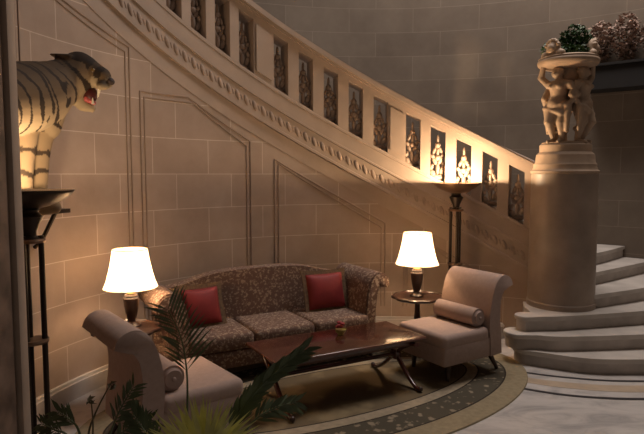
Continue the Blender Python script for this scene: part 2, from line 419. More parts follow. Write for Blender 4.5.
def offset_line(L, d):
    out = []
    for i, p in enumerate(L):
        a_, b_ = L[max(i - 1, 0)], L[min(i + 1, len(L) - 1)]
        t = Vector((b_[0] - a_[0], b_[1] - a_[1])); t = t.normalized() if t.length else Vector((1, 0))
        out.append((p[0] + t.y * d, p[1] - t.x * d))
    return out
for k in range(1, 20):
    top = .15 * k; nx = nos[k + 1] if k >= 4 else nos[4]
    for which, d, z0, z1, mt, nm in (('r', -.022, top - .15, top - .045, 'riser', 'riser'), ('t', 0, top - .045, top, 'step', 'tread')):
        L = offset_line(nos[k], d)
        L[-1] = wall_pt(*L[-1])
        endp = nx[-1]; P2 = L + arc_pts(L[-1], endp)[1:]
        if k >= 4: P2 = P2 + offset_line(nx, -.06)[::-1]
        else: P2 = P2 + [(2.62, 5.66 + .15)] + back[k]
        bm = NB(); prism(bm, P2, max(0, z0), z1, bevel=.012 if which == 't' else 0, seg=2)
        if which == 'r':
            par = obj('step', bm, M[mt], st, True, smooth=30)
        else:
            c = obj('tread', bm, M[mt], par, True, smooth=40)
# ================================================================== BALUSTRADE
ba = thing('balustrade', 'pale carved stone balustrade climbing left above the curved wall', 'balustrade', tuple(W(100, R0 + .1, zrail(100) - ZB)))
pit, wid = 5.5, 3.05
ops = [64.35 - 2.8 + 0.0 + 5.47 * i for i in range(5)]
ops = [61.55, 67.05, 72.55, 78.05, 83.45] + [90.6 + 5.56 * i for i in range(5)] + [120.45 + 5.2 * i for i in range(5)] + [149.4 + 5.3 * i for i in range(5)]
edges = [58.3]
for a in ops: edges += [a, a + wid + (.15 if 59 < a < 120 else .2)]
edges.append(178)
for k in range(0, len(edges), 2):
    bm = NB(); a0, a1 = edges[k], edges[k + 1]
    arcbox(bm, a0, a1, R0, R0 + .26, lambda a: zrail(a) - ZB, lambda a: zrail(a) - .10, 3)
    obj('pier', bm, M['stone'], ba, True)
    if a1 - a0 > 3.4 and k and a1 < 178:
        bm = NB(); arcbox(bm, a0 + .5, a1 - .5, R0 - .014, R0 + .01, lambda a: zrail(a) - ZB + .05, lambda a: zrail(a) - .2, 3); obj('pilaster_face', bm, M['stone'], ba, True)
for k, a in enumerate(ops):      # head of each opening
    bm = NB(); arcbox(bm, a - .02, a + wid + .22, R0 + .002, R0 + .258, lambda a: zrail(a) - .165, lambda a: zrail(a) - .095, 2); obj('opening_head', bm, M['stone'], ba, True)
bm = NB(); arcbox(bm, 58.3, 178, R0 - .025, R0 + .285, lambda a: zrail(a) - .10, lambda a: zrail(a) - .07, 90)
arcbox(bm, 58.3, 178, R0 - .05, R0 + .31, lambda a: zrail(a) - .07, lambda a: zrail(a) - .015, 90)
arcbox(bm, 58.3, 178, R0 - .03, R0 + .29, lambda a: zrail(a) - .015, lambda a: zrail(a), 90)
obj('handrail', bm, M['stone'], ba, True, smooth=25)
def ornament_mesh():
    bm = NB()
    S = .52
    def e(x, z, rx, rz, ry=.03, rot=0): ell(bm, (x, 0, z - x * S * max(0, 1 - z / .3)), (rx, ry, rz), 2, Matrix.Rotation(rot, 3, 'Y'))
    e(0, .03, .075, .03); 
    for s in (-1, 1):
        e(s * .048, .085, .03, .05, .028, s * .4); e(s * .058, .155, .02, .035, .03, -s * .3); e(s * .028, .20, .022, .05, .026, s * .5)
        e(s * .05, .255, .022, .03, .03, s * .6); e(s * .03, .315, .018, .045, .026, -s * .4)
    e(0, .12, .022, .07, .035); e(0, .235, .035, .035, .04); e(0, .30, .018, .05, .035); e(0, .365, .03, .035, .035); e(0, .425, .013, .05, .02)
    return bm
om = None
for a in ops:
    am = a + wid / 2 + .08; w = W(am, R0 + .12, zrail(am) - ZB - .012)
    if om is None:
        om = obj('ornament', ornament_mesh(), M['stone'], ba, smooth=180); o = om
    else: o = om.copy(); C.objects.link(o); o.parent = ba
    o.scale = (1.15, 1.3, 1.12); o.location = w - Vector(ba.location); o.rotation_euler = (0, 0, math.radians(am) + PI / 2)
# ================================================================== NEWEL COLUMN, STATUE
NX, NY = 2.56, 5.93
t = thing('newel_column', 'thick round stone column on the third step carrying the statue', 'column', (NX, NY, .45))
bm = NB(); lathe(bm, [(.345, 0), (.345, .05), (.336, .06), (.332, .9), (.328, 1.40)], seg=64); obj('shaft', bm, M['column'], t)
bm = NB(); lathe(bm, [(.32, 1.40), (.335, 1.405), (.34, 1.43), (.32, 1.445), (.31, 1.47), (.31, 1.50), (.295, 1.52), (.285, 1.60), (.27, 1.615), (.255, 1.63), (.255, 1.70), (.24, 1.715), (0, 1.715)], seg=64); obj('capital', bm, M['statue'], t, smooth=30)
SZ = .45 + 1.715
t = thing('statue', 'carved stone statue of standing figures carrying a wide bowl on the column', 'statue', (NX, NY, SZ))
def figure(phi, seed):
    bm = NB(); rz = Matrix.Rotation(phi, 3, 'Z'); v = 1 if seed % 2 else -1
    def p(f, s, z): return rz @ Vector((f, s, z))          # forward, side, height
    sh = .012 * v
    cap = lambda a, b, r, q=None: capsule(bm, p(*a), p(*b), r * 1.07, (r if q is None else q) * 1.07)
    cap((.115, sh, .40), (.11, sh * .3, .475), .078, .058)            # pelvis to waist
    cap((.11, sh * .3, .475), (.115, 0, .575), .057, .072)           # ribs
    cap((.115, -.06, .605), (.115, .06, .605), .04, .04)             # shoulders
    cap((.115, 0, .61), (.12, 0, .67), .028, .026)                   # neck
    ell(bm, p(.13, .012 * v, .715), (.046, .046, .058), 2)           # head
    ell(bm, p(.172, .012 * v, .705), .014, 1); ell(bm, p(.115, .012 * v, .74), .05, 2)
    for s in (-1, 1):
        ell(bm, p(.168, s * .034, .575), .031, 2)                    # bust
        ell(bm, p(.055, s * .04, .375), .05, 2)                      # buttock
        kf = .035 if s == v else 0
        cap((.12, s * .045, .385), (.145 + kf, s * .04, .215), .058, .038)
        cap((.145 + kf, s * .04, .215), (.11, s * .038, .05), .036, .021); ell(bm, p(.105, s * .04, .15), .032, 2)
        cap((.11, s * .038, .025), (.175, s * .045, .018), .022, .018)
    # one arm lifted to the bowl, one arm lowered
    cap((.115, v * .085, .60), (.125, v * .16, .69), .032, .025); cap((.125, v * .16, .69), (.15, v * .12, .82), .025, .018)
    cap((.115, -v * .09, .60), (.10, -v * .145, .48), .032, .025); cap((.10, -v * .145, .48), (.15, -v * .10, .375), .025, .018)
    # hip drapery
    cap((.16, -.08, .36), (.18, .06, .30), .03, .022); cap((.15, -v * .10, .37), (.14, -v * .09, .12), .03, .014)
    for v in bm.verts: v.co.x *= 1.28; v.co.y *= 1.28
    return fuse(bm, .0085, 3)
for k, ph in enumerate((-PI / 2 - .95, -PI / 2 + .75, PI / 2)):
    obj('figure', figure(ph, k), M['statue'], t, smooth=180)
bm = NB(); lathe(bm, [(0, 0), (.235, 0), (.235, .012), (.2, .022), (0, .03)], seg=40); obj('ground_slab', bm, M['statue'], t)
bm = NB(); lathe(bm, [(0, .765), (.10, .765), (.18, .775), (.25, .79), (.28, .80), (.295, .815), (.303, .835), (.30, .855), (.286, .866), (.292, .878), (.275, .888), (.255, .885), (.24, .87), (.10, .85), (0, .85)], seg=48)
bw = obj('bowl', bm, M['statue'], t, smooth=50)
bm = NB(); box(bm, (0, 0, .56), (.17, .17, .44), bevel=.03); obj('core', bm, M['statue'], t)
for a, hh in ((-2.65, 1), (-.42, 1.12), (1.3, 1)):
    bm = NB(); d = Vector((math.cos(a), math.sin(a), 0)); rot = Matrix.Rotation(a, 3, 'Z')
    ell(bm, d * .225 + Vector((0, 0, .955)), (.055, .085, .10 * hh), 2, rot); ell(bm, d * .265 + Vector((0, 0, .955)), (.03, .05, .05), 2, rot)
    for s in (-1, 1): ell(bm, rot @ Vector((.23, s * .085, .90)), (.04, .06, .045), 2, rot)
    for q in range(7):
        b = -1.2 + q * .4; ell(bm, rot @ Vector((.245, .08 * math.sin(b), .96 + .085 * math.cos(b) * hh)), (.028, .018, .02), 1, rot)
    obj('shell_mask', fuse(bm, .008, 2), M['statue'], bw, smooth=180)
def leaves(bm, c, rad, n, size, flat=.6):
    for _ in range(n):
        while True:
            v = Vector((random.uniform(-1, 1), random.uniform(-1, 1), random.uniform(-1, 1)))
            if .25 < v.length < 1: break
        p = Vector(c) + Vector((v.x * rad[0], v.y * rad[1], v.z * rad[2]))
        rot = Matrix.Rotation(random.uniform(0, 6.28), 3, 'Z') @ Matrix.Rotation(random.uniform(-.9, .9), 3, 'X') @ Matrix.Rotation(random.uniform(-.9, .9), 3, 'Y')
        s = size * random.uniform(.6, 1.3)
        q = [rot @ Vector(k) * s + p for k in ((0, -1, 0), (.5, -.1, .12), (0, 1, -.15), (-.5, -.1, .12))]
        vs = [bm.verts.new(k) for k in q]; bm.faces.new((vs[0], vs[1], vs[2])); bm.faces.new((vs[0], vs[2], vs[3]))
def core(bm, c, rad): ell(bm, c, [r * .8 for r in rad], 3)
bp = thing('bowl_plant', 'dark green leafy plant growing out of the statue bowl', 'plant', (NX, NY, SZ + .852))
bm = NB(); leaves(bm, (0, 0, .09), (.21, .20, .075), 420, .032); leaves(bm, (.08, .03, .23), (.17, .13, .15), 520, .03); leaves(bm, (-.17, .05, .13), (.09, .1, .08), 140, .028); obj('foliage', bm, M['bowl_leaf'], bp, smooth=0)
bm = NB()
for k in range(9):
    a = k * 2.4; tube(bm, [(0.03 * math.cos(a), .03 * math.sin(a), -.015), (.07 * math.cos(a), .07 * math.sin(a), .08), (.12 * math.cos(a), .12 * math.sin(a), .16)], .005, 5)
obj('stem', bm, M['stem'], bp)
# iron trough on the back wall with plants
am = 40.0
t = thing('planter_trough', 'long black trough fixed high on the back wall behind the statue', 'planter', tuple(W(44, 4.8, 2.93)))
bm = NB(); arcbox(bm, 42, 55.5, 4.60, 4.998, lambda a: 2.93, lambda a: 3.22, 14); arcbox(bm, 41.8, 55.7, 4.57, 4.995, lambda a: 3.22, lambda a: 3.25, 14); obj('box', bm, M['trough'], t, True)
bm = NB(); arcbox(bm, 42.2, 55.3, 4.63, 4.97, lambda a: 3.25, lambda a: 3.262, 12); obj('soil', bm, M['soil'], t, True)
for k, (a, hh, rr) in enumerate(((54.0, .33, .23), (50.4, .36, .23), (46.2, .31, .25))):
    c = W(a, 4.79, 3.26)
    lab = ['brown pink bushy plant at the left end of the black trough, nearest the statue', 'tall brown bushy plant second from the left end of the black trough', 'pinkish brown bushy plant in the black trough at the right edge of the picture'][k]
    pl = thing('flowering_plant', lab, 'plant', c, 0, 'plants in the black trough')
    bm = NB(); leaves(bm, (0, 0, hh * .9), (rr * .8, .165, hh * .85), 620, .034); obj('foliage', bm, M['dry_leaf'], pl, smooth=0)
    bm = NB()
    for q in range(6):
        b = q * 1.05; tube(bm, [(0, 0, 0), (.05 * math.cos(b), .05 * math.sin(b), hh * .5), (.13 * math.cos(b), .13 * math.sin(b), hh * 1.1)], .006, 5)
    obj('stem', bm, M['stem'], pl)
# ================================================================== RUG
ANG = math.radians(29)
rc = (.085, 4.61); ra, rb = 2.03, 1.075; rang = math.radians(29)
bm = NB(); N = 96
offs = [(0, 0), (.005, .012), (.20, .012), (.215, .012), (.46, .012), (.475, .012), (.58, .012), (.595, .012)]
rings = []
for d, z in offs:
    rings.append([bm.verts.new(((ra - d) * math.cos(2 * PI * k / N), (rb - d) * math.sin(2 * PI * k / N), z)) for k in range(N)])
for i, mi in enumerate((0, 0, 1, 2, 1, 3, 1)):
    for k in range(N):
        f = bm.faces.new((rings[i][k], rings[i][(k + 1) % N], rings[i + 1][(k + 1) % N], rings[i + 1][k])); f.material_index = mi
f = bm.faces.new(rings[-1]); f.material_index = 4
o = obj('rug', bm, [M['rug_tan'], M['rug_line'], M['rug_band'], M['rug_light'], M['rug_field']], smooth=0)
o.location = (*rc, 0); o.rotation_euler = (0, 0, rang)
tag(o, 'large oval rug with tan edge and dark floral border under the seating', 'rug')
RZ = .012
# ================================================================== SOFA
sf = thing('sofa', 'camel-back floral brown sofa with rolled arms against the curved wall', 'sofa', (-.335, 5.045, RZ), ANG)
hw = 1.10
bm = NB(); box(bm, (0, .35, .21), (2 * hw - .08, .66, .16), bevel=.02); obj('seat_base', bm, M['damask'], sf)
for k in range(3):
    bm = NB(); w = .60; box(bm, (-.61 + k * .61, .265, .375), (w, .60, .15), bevel=.045, seg=4); obj('seat_cushion', bm, M['damask'], sf, smooth=60)
# back with a humped top
prof = []
nb = 40
for i in range(nb + 1):
    x = -hw + .04 + (2 * hw - .08) * i / nb; u = abs(x) / hw
    z = .77 + .135 * (1 / (1 + math.exp((u - .62) * 9)))
    prof.append((x, z))
poly = [(-hw + .04, .14)] + prof + [(hw - .04, .14)]
bm = NB(); prism(bm, poly, .54, .70, bevel=.05, seg=4, axis='y')
for v in bm.verts: v.co.y += (v.co.z - .4) * .08
obj('backrest', bm, M['damask'], sf, smooth=60)
for s in (-1, 1):
    path = catmull([(.93, .14), (.935, .40), (.95, .60), (.985, .74), (1.045, .795), (1.10, .755), (1.095, .705)], 6)
    wds = [.062] * len(path); 
    pl = thick([(s * p.x, p.y) for p in path], wds)
    bm = NB(); prism(bm, pl, .0, .70, bevel=.02, seg=3, axis='y'); ob = obj('arm', bm, M['damask'], sf, smooth=50)
    bm = NB(); path2 = [p for p in path]
    pl2 = thick([(s * p.x, p.y) for p in path2], [.046] * len(path2)); prism(bm, pl2, -.012, .0, bevel=.006, axis='y'); obj('arm_facing', bm, M['damask_lit'], ob)
for x in (-.98, .98):
    for y in (.06, .62):
        bm = NB(); tube(bm, [(x, y, .0), (x, y, .06), (x, y, .14)], [.02, .025, .035], 12); obj('leg', bm, M['darkwood'], sf)
def on_sofa(x, y, z):
    return Matrix.Translation((-.335, 5.045, RZ)) @ Matrix.Rotation(ANG, 4, 'Z') @ Vector((x, y, z))
def cushion(label, x, y, z, w, h, th, lean, tilt, mat, fr=None, yaw=0):
    o = thing('cushion', label, 'cushion', on_sofa(x, y, z)); o.rotation_euler = (-lean, 0, ANG + yaw)
    bm = NB(); pillow(bm, w, h, th, (0, 0, h / 2)); obj('cover', bm, M[mat], o, smooth=180)
    if fr:
        bm = NB(); k = .035; n = 44
        pts = []
        for i in range(n):
            for (u0, v0, u1, v1) in [((-1, -1, 1, -1), (1, -1, 1, 1), (1, 1, -1, 1), (-1, 1, -1, -1))[i * 4 // n]]:
                f_ = (i * 4 / n) % 1; u, v = u0 + (u1 - u0) * f_, v0 + (v1 - v0) * f_
                px = u * (1 - .06 * (1 - v * v)); pz = v * (1 - .06 * (1 - u * u))
                pts.append((px, pz))
        for i in range(n):
            a_, b_ = pts[i], pts[(i + 1) % n]; vs = []
            for yy in (-.008, .008):
                for (q, e) in ((a_, -.01), (b_, -.01), (b_, k), (a_, k)):
                    l = max(abs(q[0]), abs(q[1])); 
                    vs.append(bm.verts.new((q[0] * w / 2 + e * q[0] / l, yy, h / 2 + q[1] * h / 2 + e * q[1] / l)))
            for q in ((0, 1, 2, 3), (4, 7, 6, 5), (3, 2, 6, 7), (0, 4, 5, 1)): bm.faces.new([vs[j] for j in q])
        bmesh.ops.remove_doubles(bm, verts=bm.verts[:], dist=.0005)
        obj('fringe', bm, M['fringe'], o)
    return o
cushion('red square cushion with brown fringe leaning at the right end of the sofa', .64, .34, .455, .44, .38, .15, .30, 0, 'red', True, -.05)
cushion('red cushion at the left end of the sofa, half hidden by palm leaves', -.66, .33, .455, .38, .36, .14, .35, 0, 'red', True, .1)
cushion('gold floral cushion tucked against the left sofa arm behind the red one', -.76, .46, .45, .40, .36, .10, .2, 0, 'damask_gold', None, .25)
# ================================================================== COFFEE TABLE
ct = thing('coffee_table', 'long polished mahogany coffee table with curved crossed legs on the oval rug', 'table', (.134, 4.624, RZ), ANG)
bm = NB(); box(bm, (0, 0, .4365), (1.40, .58, .026), bevel=.009, seg=3); obj('tabletop', bm, M['mahogany'], ct)
bm = NB()
for y in (-.292, .292): box(bm, (0, y, .4365), (1.42, .012, .022), bevel=.005)
for x in (-.702, .702): box(bm, (x, 0, .4365), (.012, .596, .022), bevel=.005)
obj('edge_moulding', bm, M['mahogany_edge'], ct)
bm = NB(); box(bm, (0, 0, .395), (1.26, .46, .057), bevel=.006); obj('apron', bm, M['mahogany'], ct)
for x in (-.60, .60):
    for s in (-1, 1):
        pts = catmull([(x, -s * .30, .395), (x, -s * .21, .375), (x, -s * .08, .30), (x, s * .06, .19), (x, s * .18, .09), (x, s * .28, .03), (x, s * .335, .02), (x, s * .36, .04)], 6)
        bm = NB(); tube(bm, pts, [.026, .026, .018], 10, flat=(1, .8))
        lg = obj('leg', bm, M['mahogany'], ct, smooth=60)
        bm = NB(); ell(bm, (x, s * .352, .026), (.024, .026, .024), 2); obj('scroll_foot', bm, M['darkwood'], lg)
bm = NB(); tube(bm, [(-.60, 0, .235), (.60, 0, .235)], .017, 10); box(bm, (-.6, 0, .235), (.06, .09, .09), bevel=.012); box(bm, (.6, 0, .235), (.06, .09, .09), bevel=.012); obj('stretcher', bm, M['mahogany'], ct)
def on_table(x, y): return Matrix.Translation((.134, 4.624, RZ)) @ Matrix.Rotation(ANG, 4, 'Z') @ Vector((x, y, .4495))
fp = on_table(.10, .12)
fb = thing('flower_bowl', 'tiny glazed bowl of red flowers on the coffee table', 'flowers', fp)
bm = NB(); lathe(bm, [(0, 0), (.028, 0), (.03, .006), (.045, .025), (.05, .045), (.046, .05), (.04, .04), (0, .03)], seg=24); obj('bowl', bm, M['bowl_glaze'], fb)
for q in range(6):
    a = q * 1.05; r = .025 if q else 0; bm = NB()
    for w in range(7): ell(bm, (r * math.cos(a) + .011 * math.cos(w), r * math.sin(a) + .011 * math.sin(w), .066 + .016 * (q % 3)), (.013, .013, .013), 1)
    obj('flower', bm, M['flower'], fb, smooth=180)
# ================================================================== ARMCHAIRS
def make_chair(label, loc, rz, wide=.62):
    t = thing('armchair', label, 'armchair', loc, rz, 'slipper chairs at the ends of the coffee table')
    w = wide
    bm = NB(); box(bm, (.125, 0, .255), (.585, w - .012, .19), bevel=.022, seg=3); obj('seat_frame', bm, M['chair'], t, smooth=50)
    bm = NB(); box(bm, (.14, 0, .375), (.58, w, .13), bevel=.045, seg=4); obj('seat', bm, M['chair'], t, smooth=60)
    path = catmull([(-.235, .17), (-.225, .33), (-.21, .48), (-.215, .62), (-.245, .745), (-.30, .825), (-.355, .82), (-.375, .775)], 6)
    n = len(path); wd = [.062 + .012 * abs(math.cos(PI * i / n)) for i in range(n)]
    bm = NB(); prism(bm, thick([(p.x, p.y) for p in path], wd), -w / 2, w / 2, bevel=.028, seg=4, axis='y'); obj('backrest', bm, M['chair'], t, smooth=60)
    for s in (-1, 1):
        bm = NB(); tube(bm, [(.29, s * .22, .18), (.29, s * .22, .10), (.295, s * .222, 0)], [.03, .025, .017], 10); obj('leg', bm, M['darkwood'], t)
        bm = NB(); tube(bm, catmull([(-.24, s * .22, .20), (-.27, s * .22, .12), (-.35, s * .222, 0)], 4), [.032, .018], 10); obj('leg', bm, M['darkwood'], t)
    return t
cl = (-1.065, 3.72, RZ + .010); crot = math.radians(38)
make_chair('mauve scroll-back armchair seen from behind at the left, near the palm', cl, crot, .66)
cr = (1.24, 5.18, RZ + .010); crot2 = math.radians(212.7)
ch2 = make_chair('mauve scroll-back armchair facing us at the right, beside the steps', cr, crot2)
def bolster(label, loc, rz):
    m = Matrix.Translation(loc) @ Matrix.Rotation(rz, 4, 'Z'); p = m @ Vector((-.055, 0, .525))
    o = thing('bolster', label, 'cushion', p, rz, 'bolsters on the armchairs')
    bm = NB(); q = bmesh.ops.create_cone(bm, cap_ends=True, segments=28, radius1=.083, radius2=.083, depth=.54)
    bmesh.ops.bevel(bm, geom=[e for e in bm.edges if len(e.link_faces) == 2 and any(len(f.verts) > 4 for f in e.link_faces)], offset=.025, segments=3, affect='EDGES')
    bmesh.ops.rotate(bm, cent=(0, 0, 0), matrix=Matrix.Rotation(PI / 2, 3, 'X'), verts=bm.verts[:]); obj('cover', bm, M['bolster'], o, smooth=40)
    bm = NB()
    for s in (-1, 1): ell(bm, (0, s * .272, 0), (.016, .008, .016), 2)
    obj('end_button', bm, M['bolster'], o)
bolster('mauve bolster on the left armchair seat, seen end on', cl, crot)
bolster('mauve bolster lying along the back of the right armchair seat', cr, crot2)
# ================================================================== LAMP TABLES AND LAMPS
def lamp_table(label, x, y, h, r):
    t = thing('side_table', label, 'table', (x, y, .0058), 0, 'round tripod lamp tables')
    bm = NB(); mod = lambda a, rr, z: 1 + (.035 * math.cos(10 * a) if rr > r * .75 else 0)
    lathe(bm, [(0, h - .03), (r * .9, h - .03), (r, h - .018), (r, h), (r * .95, h + .006), (r * .92, h - .004), (r * .3, h - .006), (0, h - .006)], seg=80, mod=mod); obj('scalloped_top', bm, M['darkwood'], t, smooth=30)
    bm = NB(); lathe(bm, [(0, .14), (.035, .14), (.045, .2), (.03, .26), (.022, .32), (.035, .36), (.028, .42), (.025, h - .06), (.06, h - .028), (0, h - .028)], seg=20); obj('pedestal', bm, M['darkwood'], t)
    for k in range(3):
        a = k * 2 * PI / 3 + .5; d = Vector((math.cos(a), math.sin(a), 0))
        bm = NB(); tube(bm, catmull([d * .02 + Vector((0, 0, .20)), d * .09 + Vector((0, 0, .17)), d * .17 + Vector((0, 0, .07)), d * .22 + Vector((0, 0, .016))], 5), [.022, .014], 8); obj('leg', bm, M['darkwood'], t)
def table_lamp(label, x, y, h, power, sc=1):
    t = thing('table_lamp', label, 'lamp', (x, y, h - .006), 0, 'shaded lamps on the round tables')
    bm = NB(); lathe(bm, [(0, 0), (.075, 0), (.075, .014), (.055, .03), (.035, .04), (.032, .06), (.04, .08), (.052, .13), (.063, .20), (.067, .245), (.055, .26), (.06, .268), (.05, .28), (.02, .285), (.016, .31), (0, .31)], seg=28); obj('base', bm, M['darkwood'], t, smooth=40)
    bm = NB(); lathe(bm, [(.035, .281), (.04, .288), (.035, .297), (.018, .30), (.016, .33), (0, .33)], seg=20); obj('collar', bm, M['brass'], t)
    bm = NB(); ns = 8; mod = lambda a, r, z: 1 + .018 * abs(math.sin(ns * a / 2)) - .012
    z0 = .335; prof = [(.222, 0), (.216, .012), (.197, .06), (.178, .13), (.162, .20), (.150, .27), (.142, .325)]
    inner = [(r - .003, z) for r, z in prof][::-1]
    rings = []
    bm2 = bm; pr = [(r, z + z0) for r, z in prof]
    lathe_open(bm, pr, 64, mod); sh = obj('lamp_shade', bm, M['shade'], t, smooth=60)
    for k in range(ns):
        a = 2 * PI * k / ns; bm = NB()
        tube(bm, [(r * mod(a, r, z) * math.cos(a), r * mod(a, r, z) * math.sin(a), z) for r, z in pr], .002, 5)
        obj('rib', bm, M['shade_trim'], sh)
    for r, z in (pr[0], pr[-1]):
        bm = NB(); tube(bm, [(r * mod(2 * PI * k / 64, r, z) * math.cos(2 * PI * k / 64), r * mod(2 * PI * k / 64, r, z) * math.sin(2 * PI * k / 64), z) for k in range(65)], .0032, 5)
        obj('binding', bm, M['shade_trim'], sh)
    bm = NB(); ell(bm, (0, 0, .43), (.026, .026, .038), 2); obj('bulb', bm, M['bulb'], t, smooth=180)
    lamp_light('bulb_light', (0, 0, .47), power, .05, t); t.scale = (sc, sc, sc)
def lathe_open(bm, prof, seg, mod):
    rings = [[bm.verts.new((r * mod(2 * PI * k / seg, r, z) * math.cos(2 * PI * k / seg), r * mod(2 * PI * k / seg, r, z) * math.sin(2 * PI * k / seg), z)) for k in range(seg)] for r, z in prof]
    for A, B in zip(rings, rings[1:]):
        for k in range(seg): bm.faces.new((A[k], A[(k + 1) % seg], B[(k + 1) % seg], B[k]))
M['shade_trim'] = plain('shade trim', (.62, .45, .24), .7)
WARM = (1.0, .64, .36)
def lamp_light(name, loc, power, rad, parent, col=WARM):
    l = bpy.data.lights.new(name, 'POINT'); l.energy = power; l.color = col; l.shadow_soft_size = rad
    o = bpy.data.objects.new(name, l); C.objects.link(o); o.location = loc
    if parent is not None: o.parent = parent
    return o
LX, LY = -1.545, 4.35; QX, QY = .985, 5.70
lamp_table('round scalloped lamp table half hidden behind the left armchair', LX, LY, .63, .262)
lamp_table('round scalloped lamp table between the sofa and the right armchair', QX, QY, .59, .262)
table_lamp('lit cream-shaded table lamp on the left, in front of the sofa arm', LX + .01, LY + .09, .63, 18, .95)
table_lamp('lit cream-shaded table lamp on the right, between sofa and armchair', QX - .005, QY + .02, .595, 18)
bm = NB(); tube(bm, catmull([(QX + .06, QY + .08, .596), (QX + .2, QY + .1, .60), (QX + .285, QY + .1, .585), (QX + .24, QY + .12, .40), (QX + .2, QY + .2, .034), (QX + .15, QY + .5, .02)], 6), .004, 6)
tag(obj('cord', bm, M['darkwood']), 'thin dark lamp cord dropping from the right lamp table', 'cord')
# ================================================================== TORCHIERES
def torchiere(label, x, y, zt, rb, power, bowl_mat, turn):
    t = thing('torchiere', label, 'lamp', (x, y, 0), turn, 'bronze floor torchieres')
    bm = NB(); d = .10
    lathe(bm, [(.03, zt - .115), (.05, zt - .112), (rb * .45, zt - .095), (rb * .8, zt - .055), (rb * .97, zt - .018), (rb, zt - .008), (rb, zt), (rb * .965, zt), (rb * .95, zt - .012), (rb * .75, zt - .045), (rb * .4, zt - .08), (0, zt - .09)], seg=56); obj('bowl', bm, bowl_mat, t, smooth=50)
    bm = NB(); lathe(bm, [(.05, zt - .30), (.06, zt - .285), (.035, zt - .27), (.04, zt - .24), (.072, zt - .17), (.078, zt - .155), (.06, zt - .145), (.05, zt - .13), (.055, zt - .118), (.03, zt - .11), (0, zt - .11)][::1], seg=24); obj('neck', bm, M['bronze'], t)
    for k in range(3):
        a = 2 * PI * k / 3; bm = NB(); tube(bm, [(.058 * math.cos(a), .058 * math.sin(a), .10), (.058 * math.cos(a), .058 * math.sin(a), zt - .27)], .0165, 10); obj('rod', bm, M['bronze'], t)
    for z in (.12, .85, zt - .30):
        bm = NB(); lathe(bm, [(.04, z - .012), (.08, z - .012), (.085, z), (.08, z + .012), (.04, z + .012)], seg=24); obj('ring', bm, M['bronze_brown'], t)
    for k in range(3):
        a = 2 * PI * k / 3 + .4; e = Vector((math.cos(a), math.sin(a), 0))
        bm = NB(); tube(bm, catmull([e * .05 + Vector((0, 0, .13)), e * .10 + Vector((0, 0, .11)), e * .16 + Vector((0, 0, .04)), e * .2 + Vector((0, 0, .018))], 5), [.022, .016], 8); obj('foot', bm, M['bronze'], t)
    bm = NB(); ell(bm, (0, 0, zt - .052), (.03, .03, .025), 2); obj('bulb', bm, M['bulb'], t, smooth=180)
    lamp_light('bulb_light', (0, 0, zt - .015), power, .03, t, (1, .70, .42))
torchiere('bronze torchiere floor lamp beside the pillar, in front of the tiger', -1.73, 3.30, 1.756, .25, 30, M['bronze'], .3)
torchiere('bronze torchiere floor lamp glowing behind the right armchair', 1.487, 6.20, 1.751, .255, 92, M['bronze_brown'], .55)
# ================================================================== TIGER AND SHELF
t = thing('wall_shelf', 'dark bracket shelf on the wall under the tiger paws', 'shelf', tuple(W(172, 2.9, 1.56)))
bm = NB(); arcbox(bm, 166.5, 205, 2.765, R0 + .01, lambda a: 1.562, lambda a: 1.592, 20); 
obj('board', bm, M['bronze'], t, True)
for a in (168, 180, 192):
    bm = NB(); tube(bm, catmull([W(a, R0 - .005, 1.30), W(a, R0 - .07, 1.36), W(a, 2.84, 1.56)], 5), .016, 8); obj('bracket', bm, M['bronze'], t, True)
tg = thing('tiger', 'stuffed tiger with open snarling mouth leaning out beside the pillar', 'tiger', tuple(at(30, 212, 3.7)))
SK = []   # (p0, r0, p1, r1, tag, s0)
def ck(p, r, q, r2, tagn, s0): SK.append((at(*p), r, at(*q), r2, tagn, s0))
ck((79, 69, 4.05), .122, (84, 74, 4.05), .112, 'head', 0)
ck((84, 70, 4.05), .108, (101, 77, 4.06), .072, 'head', 0)
ck((94, 78, 4.05), .075, (106, 82, 4.06), .050, 'muzzle', 0); ck((101, 86, 4.0), .032, (105, 86, 4.02), .03, 'muzzle', 0); ck((101, 86, 4.1), .032, (105, 86, 4.09), .03, 'muzzle', 0)
ck((76, 80, 4.05), .115, (81, 88, 4.05), .075, 'cheek', 0)
ck((78, 98, 4.05), .058, (83, 105, 4.05), .047, 'jaw', 0); ck((83, 105, 4.05), .047, (92, 108.5, 4.06), .030, 'jaw', 0)
ck((76, 76, 4.03), .135, (58, 84, 3.96), .165, 'neck', .0); ck((58, 84, 3.96), .165, (38, 94, 3.80), .215, 'neck', .16)
ck((38, 94, 3.80), .215, (18, 99, 3.62), .235, 'body', .38); ck((18, 99, 3.62), .235, (-22, 100, 3.24), .215, 'body', .62)
ck((-22, 100, 3.24), .215, (-42, 104, 3.05), .175, 'body', 1.0)
ck((46, 104, 3.88), .14, (43, 124, 3.86), .12, 'chest', 0)
ck((37, 122, 3.84), .125, (37, 152, 3.84), .085, 'leg', 0); ck((37, 152, 3.84), .082, (37, 206, 3.85), .058, 'leg', .2)
ck((38, 207, 3.84), .06, (55, 207, 3.86), .046, 'paw', 0)
ck((20, 122, 3.62), .12, (21, 155, 3.62), .085, 'leg', .1); ck((21, 155, 3.62), .08, (22, 207, 3.62), .055, 'leg', .3)
ck((22, 208, 3.62), .05, (30, 209, 3.70), .042, 'paw', 0)
for hx, hy in ((-40, 3.12), (-50, 2.98)):
    ck((hx + 3, 112, hy), .14, (hx + 6, 160, hy), .09, 'leg', 0); ck((hx + 6, 160, hy), .075, (hx - 4, 185, hy - .05), .055, 'leg', .3); ck((hx - 4, 185, hy - .05), .055, (hx - 2, 212, hy), .045, 'leg', .45)
bm = NB()
for p, r, q, r2, _, _ in SK: capsule(bm, p, q, r, r2)
